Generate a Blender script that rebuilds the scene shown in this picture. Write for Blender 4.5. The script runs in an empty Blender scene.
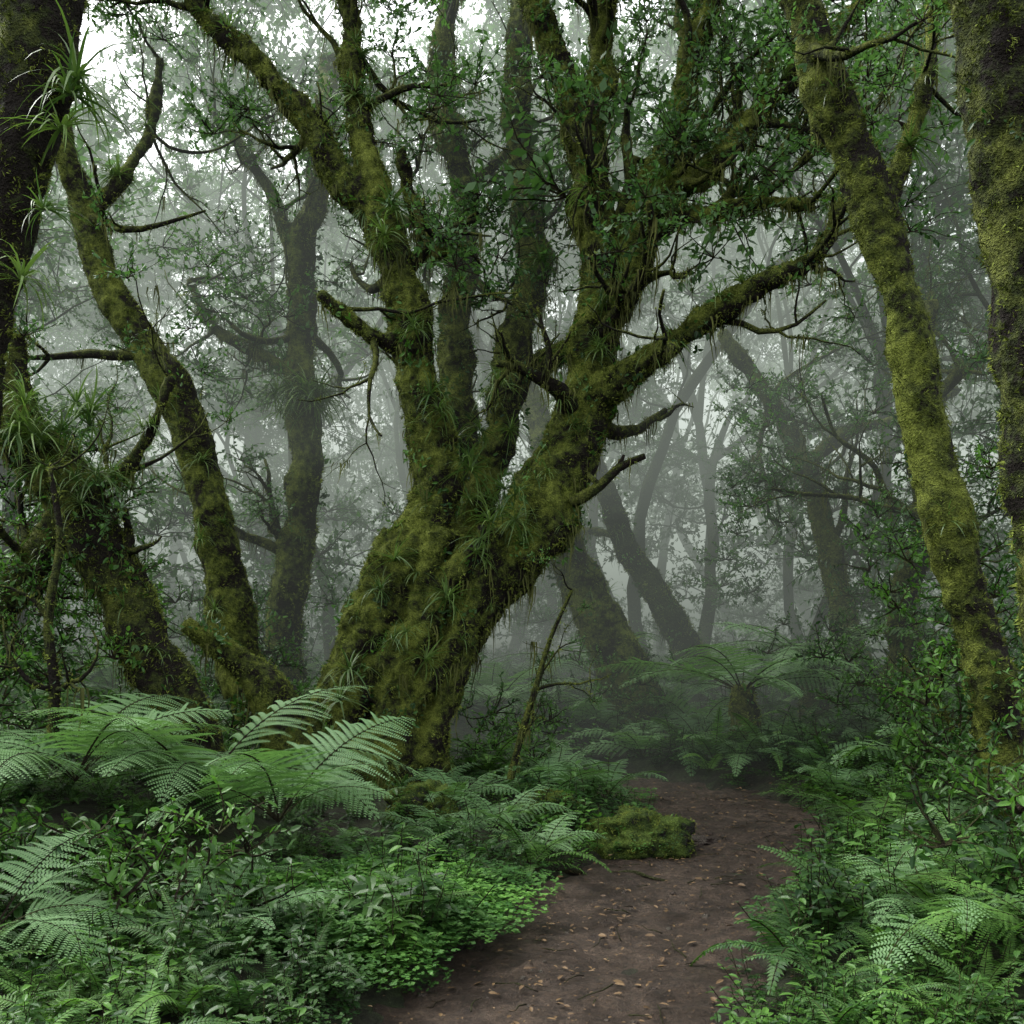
import bpy, math, random, time, bmesh
import numpy as np
from mathutils import Vector, Matrix, noise
R=random.Random(7)
S=bpy.context.scene
S.view_settings.view_transform='Standard'; S.view_settings.look='None'; S.view_settings.exposure=0
CAMZ=1.6; F=1024*35/36.0; HV=640
def W(u,v,d): return Vector(((u-512)/F*d, d, CAMZ+(HV-v)/F*d))

# ------------------------------------------------------------ materials
def newmat(name):
    m=bpy.data.materials.new(name); m.use_nodes=True
    nt=m.node_tree; nt.nodes.clear(); return m,nt
def ramp(nt,fac,stops):
    r=nt.nodes.new('ShaderNodeValToRGB'); e=r.color_ramp.elements
    e[0].position=stops[0][0]; e[0].color=(*stops[0][1],1)
    e[1].position=stops[-1][0]; e[1].color=(*stops[-1][1],1)
    for p,c in stops[1:-1]:
        x=e.new(p); x.color=(*c,1)
    nt.links.new(fac,r.inputs[0]); return r.outputs[0]
def tnoise(nt,scale,detail=4,rough=.6,vec=None):
    n=nt.nodes.new('ShaderNodeTexNoise'); n.inputs['Scale'].default_value=scale
    n.inputs['Detail'].default_value=detail; n.inputs['Roughness'].default_value=rough
    if vec: nt.links.new(vec,n.inputs['Vector'])
    return n.outputs[0]
def math_(nt,op,a,b=None,c=False):
    n=nt.nodes.new('ShaderNodeMath'); n.operation=op; n.use_clamp=c
    for i,x in enumerate((a,b)):
        if x is None: continue
        if isinstance(x,(int,float)): n.inputs[i].default_value=x
        else: nt.links.new(x,n.inputs[i])
    return n.outputs[0]
def mixc(nt,f,a,b,mode='MIX'):
    n=nt.nodes.new('ShaderNodeMix'); n.data_type='RGBA'; n.blend_type=mode
    for s,x in ((n.inputs[0],f),(n.inputs[6],a),(n.inputs[7],b)):
        if isinstance(x,(int,float)): s.default_value=x
        elif isinstance(x,tuple): s.default_value=(*x,1)
        else: nt.links.new(x,s)
    return n.outputs[2]
def mossmat(name,amount=.5,dark=(.016,.013,.010),m1=(.045,.06,.014),m2=(.17,.205,.036)):
    m,nt=newmat(name)
    tc=nt.nodes.new('ShaderNodeNewGeometry'); pos=tc.outputs['Position']
    sep=nt.nodes.new('ShaderNodeSeparateXYZ'); nt.links.new(tc.outputs['Normal'],sep.inputs[0])
    n1=tnoise(nt,2.6,4,.65,pos); n2=tnoise(nt,18,3,.7,pos); n3=tnoise(nt,90,2,.7,pos)
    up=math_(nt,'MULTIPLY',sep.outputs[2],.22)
    left_lit=math_(nt,'MULTIPLY',sep.outputs[0],-.17)  # brighter moss on left-facing sides, painting in the light from the left
    a=math_(nt,'ADD',math_(nt,'ADD',math_(nt,'ADD',math_(nt,'MULTIPLY',math_(nt,'SUBTRACT',n1,.5),1.7),.5),up),left_lit)
    a=math_(nt,'ADD',a,math_(nt,'MULTIPLY',math_(nt,'SUBTRACT',n2,.5),.9))
    base=ramp(nt,a,[(.5-amount*.35,dark),(.62-amount*.35,m1),(.98-amount*.35,m2)])
    col=mixc(nt,.9,base,ramp(nt,n3,[(.25,(.25,.25,.25)),(.75,(1.5,1.5,1.5))]),'MULTIPLY')
    b=nt.nodes.new('ShaderNodeBsdfPrincipled'); b.inputs['Roughness'].default_value=.9
    b.inputs['Specular IOR Level'].default_value=.12
    nt.links.new(col,b.inputs['Base Color'])
    bp=nt.nodes.new('ShaderNodeBump'); bp.inputs['Strength'].default_value=1; bp.inputs['Distance'].default_value=.06
    nt.links.new(math_(nt,'ADD',n2,math_(nt,'MULTIPLY',n3,.7)),bp.inputs['Height']); nt.links.new(bp.outputs[0],b.inputs['Normal'])
    o=nt.nodes.new('ShaderNodeOutputMaterial'); nt.links.new(b.outputs[0],o.inputs[0]); return m
def leafmat(name,c1,c2,rough=.45,trans=.35,spec=.4,c3=None,patch=False):
    m,nt=newmat(name)
    oi=nt.nodes.new('ShaderNodeObjectInfo'); g=nt.nodes.new('ShaderNodeNewGeometry')
    f=math_(nt,'ADD',math_(nt,'MULTIPLY',oi.outputs['Random'],.55),math_(nt,'MULTIPLY',g.outputs['Random Per Island'],.45))
    st=[(.1,c1),(.85,c2)]
    if c3: st.append((.97,c3))
    col=ramp(nt,f,st)
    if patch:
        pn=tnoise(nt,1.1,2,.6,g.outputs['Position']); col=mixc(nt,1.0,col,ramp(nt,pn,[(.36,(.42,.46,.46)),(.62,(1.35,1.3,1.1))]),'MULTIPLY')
    b=nt.nodes.new('ShaderNodeBsdfPrincipled'); b.inputs['Roughness'].default_value=rough; b.inputs['Specular IOR Level'].default_value=spec
    nt.links.new(col,b.inputs['Base Color'])
    o=nt.nodes.new('ShaderNodeOutputMaterial')
    if trans>0:
        t=nt.nodes.new('ShaderNodeBsdfTranslucent'); nt.links.new(mixc(nt,1.0,col,(1.2,1.4,.7),'MULTIPLY'),t.inputs[0])
        mx=nt.nodes.new('ShaderNodeMixShader'); mx.inputs[0].default_value=trans
        nt.links.new(b.outputs[0],mx.inputs[1]); nt.links.new(t.outputs[0],mx.inputs[2]); nt.links.new(mx.outputs[0],o.inputs[0])
    else: nt.links.new(b.outputs[0],o.inputs[0])
    return m
M_moss=mossmat('moss_bark',.50)
M_moss_dark=mossmat('moss_bark_dark',.36,m1=(.032,.042,.013),m2=(.125,.145,.03))
M_far=mossmat('far_bark',.25,m1=(.03,.037,.018),m2=(.07,.085,.03))
M_rockmoss=mossmat('rock_moss',.55,dark=(.03,.028,.025),m1=(.03,.05,.013),m2=(.10,.15,.028))
M_tuft=leafmat('moss_tuft',(.025,.036,.008),(.17,.21,.04),.9,0,.05)
M_hang=leafmat('hanging_moss',(.025,.032,.012),(.09,.10,.03),.9,0,.05)
M_leaf=leafmat('canopy_leaf',(.03,.07,.025),(.075,.15,.05),.5,.4,.3)
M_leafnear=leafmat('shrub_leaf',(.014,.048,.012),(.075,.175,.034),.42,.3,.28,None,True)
M_fern=leafmat('fern_leaf',(.08,.165,.062),(.14,.25,.10),.55,.28,.3)
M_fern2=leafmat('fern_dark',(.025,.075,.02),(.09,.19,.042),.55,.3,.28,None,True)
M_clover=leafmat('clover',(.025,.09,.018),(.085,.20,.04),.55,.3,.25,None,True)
M_strap=leafmat('epiphyte',(.035,.075,.02),(.13,.20,.055),.45,.3,.35)
M_litter=leafmat('litter',(.05,.028,.013),(.16,.10,.04),.6,0,.3,(.6,.5,.15))
M_stem=mossmat('stem',.2,dark=(.03,.022,.015),m1=(.03,.03,.012),m2=(.05,.06,.02))
M_stone=mossmat('stone',.15,dark=(.06,.045,.036),m1=(.075,.06,.05),m2=(.10,.09,.07))

# ------------------------------------------------------------ mesh helpers
class MB:
    def __init__(s): s.v=[]; s.f=[]; s.mi=[]; s.m=0
    def add(s,vs,fs):
        o=len(s.v); s.v.extend(vs)
        for f in fs: s.f.append(tuple(i+o for i in f)); s.mi.append(s.m)
    def mesh(s,name,mats,smooth=True):
        me=bpy.data.meshes.new(name); me.from_pydata([tuple(v) for v in s.v],[],s.f)
        for m in mats: me.materials.append(m)
        me.polygons.foreach_set('material_index',s.mi)
        if smooth: me.polygons.foreach_set('use_smooth',[True]*len(s.f))
        me.update(); return me
def obj(name,me,parent=None,link=True):
    o=bpy.data.objects.new(name,me)
    if link: S.collection.objects.link(o)
    if parent: o.parent=parent
    return o
def catmull(pts,step):
    P=[(Vector(p),r) for p,r in pts]; out=[]
    n=len(P)
    for i in range(n-1):
        p0=P[max(i-1,0)]; p1=P[i]; p2=P[i+1]; p3=P[min(i+2,n-1)]
        k=max(1,int((p2[0]-p1[0]).length/step))
        for j in range(k):
            t=j/k; t2=t*t; t3=t2*t
            q=.5*((2*p1[0])+(p2[0]-p0[0])*t+(2*p0[0]-5*p1[0]+4*p2[0]-p3[0])*t2+(3*p1[0]-p0[0]-3*p2[0]+p3[0])*t3)
            out.append((q,p1[1]+(p2[1]-p1[1])*t))
    out.append(P[-1]); return out
def tube(mb,pts,sides=10,step=.15,gn=.0,gs=3.0,smoothp=True,wob=0):
    P=catmull(pts,step) if smoothp else pts
    if wob: P=[(p+Vector((noise.noise(p*1.6),noise.noise(p*1.6+Vector((9,0,0))),noise.noise(p*1.6+Vector((0,9,0)))*.5))*wob,r) for p,r in P]
    n=len(P)
    if n<2: return
    vs=[];fs=[]
    t=(P[1][0]-P[0][0]).normalized()
    a=t.orthogonal().normalized()
    for i,(p,r) in enumerate(P):
        t=(P[min(i+1,n-1)][0]-P[max(i-1,0)][0])
        if t.length<1e-6: t=Vector((0,0,1))
        t.normalize()
        a=(a-t*a.dot(t))
        if a.length<1e-5: a=t.orthogonal()
        a.normalize(); b=t.cross(a)
        for k in range(sides):
            an=2*math.pi*k/sides
            d=a*math.cos(an)+b*math.sin(an)
            rr=r
            if gn: rr=r*(1+gn*noise.noise((p+d*r)*gs)+gn*.5*noise.noise((p+d*r)*gs*3))
            vs.append(p+d*rr)
    for i in range(n-1):
        for k in range(sides):
            k2=(k+1)%sides
            fs.append((i*sides+k,i*sides+k2,(i+1)*sides+k2,(i+1)*sides+k))
    fs.append(tuple(range(sides))[::-1]); fs.append(tuple((n-1)*sides+k for k in range(sides)))
    mb.add(vs,fs)
def rv(r,s=1): return Vector((r.uniform(-s,s),r.uniform(-s,s),r.uniform(-s,s)))
def leaf6(mb,o,d,nrm,L,Wd,droop=.15):
    d=d.normalized(); s=d.cross(nrm)
    if s.length<1e-4: s=d.orthogonal()
    s.normalize(); n=s.cross(d)
    def P(a,b,h): return o+d*(L*a)+s*(Wd*b)+n*(h*L-droop*L*a*a)
    vs=[P(0,0,0),P(.3,-.42,.06),P(.7,-.36,.06),P(1,0,0),P(.7,.36,.06),P(.3,.42,.06),P(.3,0,0),P(.7,0,0)]
    mb.add(vs,[(0,5,6),(5,4,7,6),(4,3,7),(0,6,1),(6,7,2,1),(7,3,2)])
def leaf1(mb,o,d,nrm,L,Wd):
    d=d.normalized(); s=d.cross(nrm)
    if s.length<1e-4: s=d.orthogonal()
    s.normalize()
    mb.add([o,o+d*L*.45+s*Wd*.5,o+d*L,o+d*L*.45-s*Wd*.5],[(0,1,2,3)])
def blade(mb,o,d,L,Wd,droop,seg=5):
    d=d.normalized(); s=d.cross(Vector((0,0,1)))
    if s.length<1e-3: s=Vector((1,0,0))
    s.normalize(); vs=[];fs=[]; p=o.copy(); dd=d.copy()
    for i in range(seg+1):
        t=i/seg; w=Wd*(1-t)**.7*(.6+.4*min(1,t*4))
        vs+= [p-s*w*.5,p+s*w*.5]
        dd=(dd+Vector((0,0,-droop/seg))).normalized(); p=p+dd*(L/seg)
    for i in range(seg): fs.append((2*i,2*i+1,2*i+3,2*i+2))
    mb.add(vs,fs)

# ------------------------------------------------------------ sources
def coll(name,objs):
    c=bpy.data.collections.new(name)
    for o in objs: c.objects.link(o)
    return c
def src(name,mb,mats,smooth=False): return bpy.data.objects.new(name,mb.mesh(name,mats,smooth))
def spray(seed,n_tw=9,rad=.6,nl=14,ll=.095,near=False):
    r=random.Random(seed); mb=MB()
    for i in range(n_tw):
        d=rv(r); d.z=abs(d.z)*.5+r.uniform(-.25,.3); d.normalize()
        p=Vector((0,0,0)); pts=[(p.copy(),.008)]; L=rad*r.uniform(.6,1.15)
        for k in range(5):
            d=(d+rv(r,.35)).normalized(); p=p+d*L/5; pts.append((p.copy(),.008*(1-k/6)))
        mb.m=1; tube(mb,pts,3,1,smoothp=False); mb.m=0
        for k in range(nl):
            t=.2+.8*(k+r.random())/nl; q=t*5; a=min(int(q),4); fr=q-a
            o=pts[a][0].lerp(pts[a+1][0],min(fr,1)); ax=(pts[a+1][0]-pts[a][0]).normalized()
            ld=(ax*.5+rv(r,.9)+Vector((0,0,-.1))).normalized()
            nn=(Vector((0,0,1))+rv(r,.7))
            l=ll*r.uniform(.6,1.25)
            if near: leaf6(mb,o,ld,nn,l,l*.5)
            else: leaf1(mb,o,ld,nn,l,l*.5)
    return mb
C_spray=coll('spray_src',[src('leaf_spray',spray(i),[M_leaf,M_stem]) for i in range(5)])
C_sprayfar=coll('sprayfar_src',[src('leaf_spray_far',spray(200+i,14,.85,16,.105),[M_leaf,M_stem]) for i in range(4)])
C_spraynear=coll('spraynear_src',[src('leaf_spray_near',spray(30+i,8,.36,12,.06,True),[M_leafnear,M_stem]) for i in range(4)])
def herb(seed,ll=(.04,.09),hh=(.15,.5),nl=11,wr=.55):
    r=random.Random(seed); mb=MB()
    for i in range(r.randint(4,7)):
        d=Vector((r.uniform(-.5,.5),r.uniform(-.5,.5),1)).normalized(); p=Vector((r.uniform(-.1,.1),r.uniform(-.1,.1),-.03))
        H_=r.uniform(*hh); pts=[(p.copy(),.004)]
        for k in range(5):
            d=(d+rv(r,.18)).normalized(); p=p+d*H_/5; pts.append((p.copy(),.003))
        mb.m=1; tube(mb,pts,3,1,smoothp=False); mb.m=0
        a=r.uniform(0,6)
        for k in range(nl):
            t=.2+.8*k/(nl-1); q=t*5; j=min(int(q),4); o=pts[j][0].lerp(pts[j+1][0],q-j)
            a+=2.4; ld=Vector((math.cos(a),math.sin(a),r.uniform(-.1,.6)))
            l=r.uniform(*ll)
            leaf6(mb,o,ld,Vector((0,0,1))+rv(r,.3),l,l*wr,.3)
    return mb
C_herb=coll('herb_src',[src('herb',herb(50+i),[M_leafnear,M_stem]) for i in range(5)])
C_herbL=coll('herbL_src',[src('broadleaf',herb(250+i,(.08,.15),(.25,.6),9,.42),[M_leafnear,M_stem]) for i in range(4)])
def clover(seed):
    r=random.Random(seed); mb=MB()
    for i in range(110):
        rr=.2*math.sqrt(r.random()); a=r.uniform(0,6.28)
        o=Vector((rr*math.cos(a),rr*math.sin(a),r.uniform(.03,.10)*(1.2-rr*3))); a0=r.uniform(0,6)
        for k in range(3):
            a1=a0+k*2.09; l=r.uniform(.012,.026)
            ld=Vector((math.cos(a1),math.sin(a1),r.uniform(-.2,.3)))
            leaf1(mb,o,ld,Vector((0,0,1))+rv(r,.4),l,l*.9)
    return mb
C_clover=coll('clover_src',[src('clover',clover(70+i),[M_clover]) for i in range(4)])
def frond(mb,r,az,L,up0,bend,bip=True,wf=.30,npair=22,roll=0,bare=.2):
    N=30; p=Vector((0,0,0)); pts=[]; el=up0
    azb=r.uniform(-.4,.4)
    for i in range(N+1):
        t=i/N
        h=Vector((math.cos(az+azb*t),math.sin(az+azb*t),0))
        e=el-bend*t**1.1
        tg=h*math.cos(e)+Vector((0,0,math.sin(e)))
        s=Vector((-h.y,h.x,0)); n=tg.cross(s)*-1
        if n.z<0 and abs(e)<1.5: n=-n
        s2=s*math.cos(roll)+n*math.sin(roll)
        pts.append((p.copy(),tg.copy(),s2,n)); p=p+tg*(L/N)
    mb.m=1; tube(mb,[(q[0],.005*L*(1-.8*i/N)+.0015) for i,q in enumerate(pts)][::3],3,1,smoothp=False); mb.m=0
    spc=L*(1-bare)/npair
    for i in range(npair):
        tau=(i+.5)/npair; t=bare+(1-bare)*tau**.92
        q=t*N; j=min(int(q),N-1); fr=q-j
        o_=pts[j][0].lerp(pts[j+1][0],fr); tg,s,n=pts[j][1:]
        pl=L*wf*((1-tau)**.85)*min(1,.55+tau*5)*r.uniform(.85,1.1)+.008
        for sg in(-1,1):
            pd=(s*sg+tg*(.35+.25*tau)+n*r.uniform(-.14,.16)).normalized()
            if bip:
                nn=max(4,int(pl/(.015 if L>.9 else .012))); nn=min(nn,26)
                sag=r.uniform(.12,.34)
                for k in range(nn):
                    u=(k+.3)/nn
                    c=o_+pd*(pl*u)+Vector((0,0,-pl*sag*u*u))
                    ql=spc*.62*(1-u)**.5*min(1,.65+u*3)*(1-.3*tau)+.003; wd=pl/nn*.8
                    pr=(tg-pd*tg.dot(pd)).normalized()
                    for s2 in(-1,1):
                        d2=(pr*s2+pd*.45+n*-.15).normalized(); sd=pd*(wd*.5)
                        mb.add([c-sd,c+sd,c+d2*ql*.6+sd*.8,c+d2*ql,c+d2*ql*.6-sd*.8],[(0,1,2,3,4)])
            else:
                w=L/npair*.36
                tip=o_+pd*pl+Vector((0,0,-pl*.2)); m1=o_+pd*pl*.5+Vector((0,0,-pl*.03)); f_=(tg-pd*tg.dot(pd)).normalized()
                mb.add([o_-f_*w,o_+f_*w,m1+f_*w*.85,tip,m1-f_*w*.85],[(0,1,2,3,4)])
def fern(seed,n,L,bip=True,up=(.7,1.2),bend=(1.2,1.9),wf=.3,npair=22,bare=.2):
    r=random.Random(seed); mb=MB()
    for i in range(n):
        az=2*math.pi*i/n+r.uniform(-.35,.35)
        frond(mb,r,az,L*r.uniform(.65,1.15),r.uniform(*up),r.uniform(*bend),bip,wf,npair,roll=r.uniform(-.35,.35),bare=bare)
    return mb
C_fernS=coll('fernS_src',[src('fern_s',fern(90+i,7+i%3,.55,False,(.5,1.3),(.9,2.0),.16,24,.1),[M_fern2,M_stem]) for i in range(5)])
C_fernM=coll('fernM_src',[src('fern_m',fern(110+i,8+i%2,.85,True,(.5,1.2),(1.0,1.8),.26,17,.15),[M_fern,M_stem]) for i in range(3)])
def strap(seed,n=34,L=.36,w=.015):
    r=random.Random(seed); mb=MB()
    for i in range(n):
        a=r.uniform(0,6.28); e=r.uniform(.1,1.4)
        blade(mb,Vector((0,0,0)),Vector((math.cos(a)*math.cos(e),math.sin(a)*math.cos(e),math.sin(e))),L*r.uniform(.5,1.2),w,r.uniform(.8,2.6),6)
    return mb
C_strap=coll('strap_src',[src('strap_tuft',strap(130+i,32,.38,.019),[M_strap]) for i in range(4)])
def tuft(seed):
    r=random.Random(seed); mb=MB()
    for i in range(14):
        o=Vector((r.gauss(0,.02),r.gauss(0,.02),-.004)); d=Vector((r.gauss(0,.7),r.gauss(0,.7),.9)).normalized()
        l=r.uniform(.012,.035); s=d.orthogonal().normalized()*.004
        mb.add([o-s,o+s,o+d*l+rv(r,.006)],[(0,1,2)])
    return mb
C_tuft=coll('tuft_src',[src('moss_tuft',tuft(150+i),[M_tuft]) for i in range(4)])
def hang(seed):
    r=random.Random(seed); mb=MB()
    for i in range(8):
        o=Vector((r.gauss(0,.03),r.gauss(0,.03),.02)); l=r.uniform(.04,.2)*(1 if r.random()<.8 else 1.8)
        p=o; w=r.uniform(.003,.008); vs=[]; s=Vector((r.uniform(-1,1),r.uniform(-1,1),0)).normalized()
        for k in range(4):
            ww=w*(1-k/3.2); vs+=[p-s*ww,p+s*ww]; p=p+Vector((r.gauss(0,.008),r.gauss(0,.008),-l/3))
        mb.add(vs,[(0,1,3,2),(2,3,5,4),(4,5,7,6)])
    return mb
C_hang=coll('hang_src',[src('hanging_moss',hang(170+i),[M_hang]) for i in range(4)])
def ivy(seed):
    r=random.Random(seed); mb=MB()
    for i in range(14):
        o=Vector((r.gauss(0,.07),r.gauss(0,.07),.01)); l=r.uniform(.03,.07)
        leaf6(mb,o,Vector((r.uniform(-1,1),r.uniform(-1,1),.5)),Vector((0,0,1))+rv(r,.5),l,l*.5)
    return mb
C_ivy=coll('ivy_src',[src('trunk_leaflets',ivy(190+i),[M_leafnear]) for i in range(3)])
C_smallstrap=coll('smallstrap_src',[src('strap_small',strap(230+i,16,.22,.014),[M_strap]) for i in range(3)])

# ------------------------------------------------------------ geometry nodes
def N(nt,t): return nt.nodes.new(t)
def gn_base(name):
    nt=bpy.data.node_groups.new(name,'GeometryNodeTree')
    nt.interface.new_socket(name='Geometry',in_out='INPUT',socket_type='NodeSocketGeometry')
    nt.interface.new_socket(name='Geometry',in_out='OUTPUT',socket_type='NodeSocketGeometry')
    return nt,N(nt,'NodeGroupInput'),N(nt,'NodeGroupOutput')
def cinfo(nt,c):
    n=N(nt,'GeometryNodeCollectionInfo'); n.inputs['Collection'].default_value=c
    n.inputs['Separate Children'].default_value=True; n.inputs['Reset Children'].default_value=True
    return n.outputs[0]
_pg={}
def point_group(c):
    if c.name in _pg: return _pg[c.name]
    nt,gi,go=gn_base('inst_'+c.name); ip=N(nt,'GeometryNodeInstanceOnPoints')
    nt.links.new(gi.outputs[0],ip.inputs['Points']); nt.links.new(cinfo(nt,c),ip.inputs['Instance'])
    ip.inputs['Pick Instance'].default_value=True
    for nm,ty,so in(('rot','FLOAT_VECTOR','Rotation'),('scl','FLOAT_VECTOR','Scale'),('idx','INT','Instance Index')):
        a=N(nt,'GeometryNodeInputNamedAttribute'); a.data_type=ty; a.inputs[0].default_value=nm
        out=[o for o in a.outputs if o.enabled and o.name=='Attribute'][0]
        nt.links.new(out,ip.inputs[so])
    nt.links.new(ip.outputs[0],go.inputs[0]); _pg[c.name]=nt; return nt
def scatter_pts(name,c,items,parent=None):
    n=len(items); me=bpy.data.meshes.new(name)
    me.vertices.add(n); me.vertices.foreach_set('co',np.array([tuple(i[0]) for i in items],dtype=np.float32).ravel())
    a=me.attributes.new('rot','FLOAT_VECTOR','POINT'); a.data.foreach_set('vector',np.array([tuple(i[1]) for i in items],dtype=np.float32).ravel())
    a=me.attributes.new('scl','FLOAT_VECTOR','POINT'); a.data.foreach_set('vector',np.array([(i[2],)*3 for i in items],dtype=np.float32).ravel())
    k=len(c.objects); a=me.attributes.new('idx','INT','POINT'); a.data.foreach_set('value',np.array([R.randrange(k) for i in items],dtype=np.int32))
    o=obj(name,me,parent); md=o.modifiers.new('inst','NODES'); md.node_group=point_group(c); return o
def surf_group(name,specs):
    nt,gi,go=gn_base(name); j=N(nt,'GeometryNodeJoinGeometry'); nt.links.new(gi.outputs[0],j.inputs[0])
    for i,(c,dens,smin,smax,mode,sel) in enumerate(specs):
        d=N(nt,'GeometryNodeDistributePointsOnFaces'); nt.links.new(gi.outputs[0],d.inputs['Mesh'])
        d.inputs['Density'].default_value=dens; d.inputs['Seed'].default_value=i*7+1
        if sel is not None:
            nn=N(nt,'GeometryNodeInputNormal'); sx=N(nt,'ShaderNodeSeparateXYZ'); nt.links.new(nn.outputs[0],sx.inputs[0])
            cp=N(nt,'FunctionNodeCompare'); cp.data_type='FLOAT'; cp.operation=sel[0]
            nt.links.new(sx.outputs[2],cp.inputs[0]); cp.inputs[1].default_value=sel[1]
            nt.links.new(cp.outputs[0],d.inputs['Selection'])
        ip=N(nt,'GeometryNodeInstanceOnPoints'); nt.links.new(d.outputs['Points'],ip.inputs['Points'])
        nt.links.new(cinfo(nt,c),ip.inputs['Instance']); ip.inputs['Pick Instance'].default_value=True
        ri=N(nt,'FunctionNodeRandomValue'); ri.data_type='INT'; ri.inputs[4].default_value=0; ri.inputs[5].default_value=len(c.objects)-1
        nt.links.new(ri.outputs[2],ip.inputs['Instance Index'])
        rr=N(nt,'FunctionNodeRandomValue'); rr.data_type='FLOAT_VECTOR'
        if mode=='normal':
            rr.inputs[0].default_value=(-.3,-.3,0); rr.inputs[1].default_value=(.3,.3,6.28)
            ro=N(nt,'FunctionNodeRotateRotation'); ro.rotation_space='LOCAL'
            nt.links.new(d.outputs['Rotation'],ro.inputs[0]); nt.links.new(rr.outputs[0],ro.inputs[1])
            nt.links.new(ro.outputs[0],ip.inputs['Rotation'])
        else:
            rr.inputs[0].default_value=(-.15,-.15,0); rr.inputs[1].default_value=(.15,.15,6.28)
            nt.links.new(rr.outputs[0],ip.inputs['Rotation'])
        rs=N(nt,'FunctionNodeRandomValue'); rs.data_type='FLOAT'; rs.inputs[2].default_value=smin; rs.inputs[3].default_value=smax
        nt.links.new(rs.outputs[1],ip.inputs['Scale']); nt.links.new(ip.outputs[0],j.inputs[0])
    nt.links.new(j.outputs[0],go.inputs[0]); return nt
G_near=surf_group('mossy_near',[(C_tuft,260,.5,1.2,'normal',None),(C_hang,20,.3,.8,'down',('LESS_THAN',-.45)),(C_ivy,1.5,.4,.9,'normal',None)])
G_main=surf_group('mossy_main',[(C_tuft,260,.6,1.6,'normal',None),(C_hang,45,.5,1.7,'down',('LESS_THAN',-.25)),(C_ivy,7,.5,1.3,'normal',None),(C_smallstrap,6,.5,1.2,'down',('GREATER_THAN',-.1))])
G_mid=surf_group('mossy_mid',[(C_tuft,80,1.,2.4,'normal',None),(C_hang,16,.8,1.8,'down',('LESS_THAN',-.3)),(C_ivy,3,1,1.6,'normal',None),(C_smallstrap,1.5,.8,1.5,'down',('GREATER_THAN',0.0))])
G_twig=surf_group('mossy_twig',[(C_tuft,120,.5,1.4,'normal',None),(C_hang,45,.4,1.5,'down',('LESS_THAN',-.1)),(C_ivy,4,.4,1.0,'normal',None)])

# ------------------------------------------------------------ terrain
PC=np.array([(-.35,1.0),(-.1,2.5),(.15,4.15),(.85,6.1),(1.7,7.7),(2.1,9.0),(1.9,10.2),(1.0,11.1),(-.4,11.7),(-2,12)])
def pathdist(x,y):
    x=np.asarray(x,float); y=np.asarray(y,float); best=np.full(x.shape,1e9); sgn=np.zeros(x.shape)
    for i in range(len(PC)-1):
        a=PC[i]; b=PC[i+1]; d=b-a; L2=d@d
        t=np.clip(((x-a[0])*d[0]+(y-a[1])*d[1])/L2,0,1)
        dx=x-a[0]-t*d[0]; dy=y-a[1]-t*d[1]; dd=np.hypot(dx,dy)
        m=dd<best; best=np.where(m,dd,best); sgn=np.where(m,np.sign(dx*d[1]-dy*d[0]),sgn)
    return best,sgn
def sm(t): t=np.clip(t,0,1); return t*t*(3-2*t)
def Hn(x,y):
    x=np.asarray(x,float); y=np.asarray(y,float); dp,sg=pathdist(x,y)
    n=.05*np.sin(x*1.7+y*.9)+.06*np.sin(x*.8-y*1.3+1)+.04*np.sin(x*3.1+2)*np.sin(y*2.7)
    h=.12*sm((dp-.6)/.6)+n*sm((dp-.4)/1.2)+np.where(sg>0,.42,.04)*sm((dp-1)/3.0)+.2*sm((-x-1.6)/1.5)
    h=h+.012*np.sin(x*7)*np.sin(y*6)+.02*np.clip(y-12,0,60)+.35*sm((dp-6)/12)*np.sin(x*.35+1)*np.cos(y*.3)
    return h
def H(x,y): return float(Hn(np.array([x]),np.array([y]))[0])
def axis(lo,hi,c,n):
    t=np.linspace(-1,1,n); s=np.sinh(t*4.2)/np.sinh(4.2)
    return np.where(s<0,c+s*(c-lo),c+s*(hi-c))
xs=axis(-220,220,.5,260); ys=axis(-60,400,7,260)
X,Y=np.meshgrid(xs,ys); Z=Hn(X,Y)
dpp,_=pathdist(X,Y); Z=Z-.05*(dpp<.9)
V=np.stack([X,Y,Z],-1).reshape(-1,3); nx=len(xs); ny=len(ys)
idx=np.arange(nx*ny).reshape(ny,nx); Fq=np.stack([idx[:-1,:-1],idx[:-1,1:],idx[1:,1:],idx[1:,:-1]],-1).reshape(-1,4)
me=bpy.data.meshes.new('ground'); me.from_pydata(V.tolist(),[],Fq.tolist()); me.polygons.foreach_set('use_smooth',[True]*len(Fq))
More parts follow.
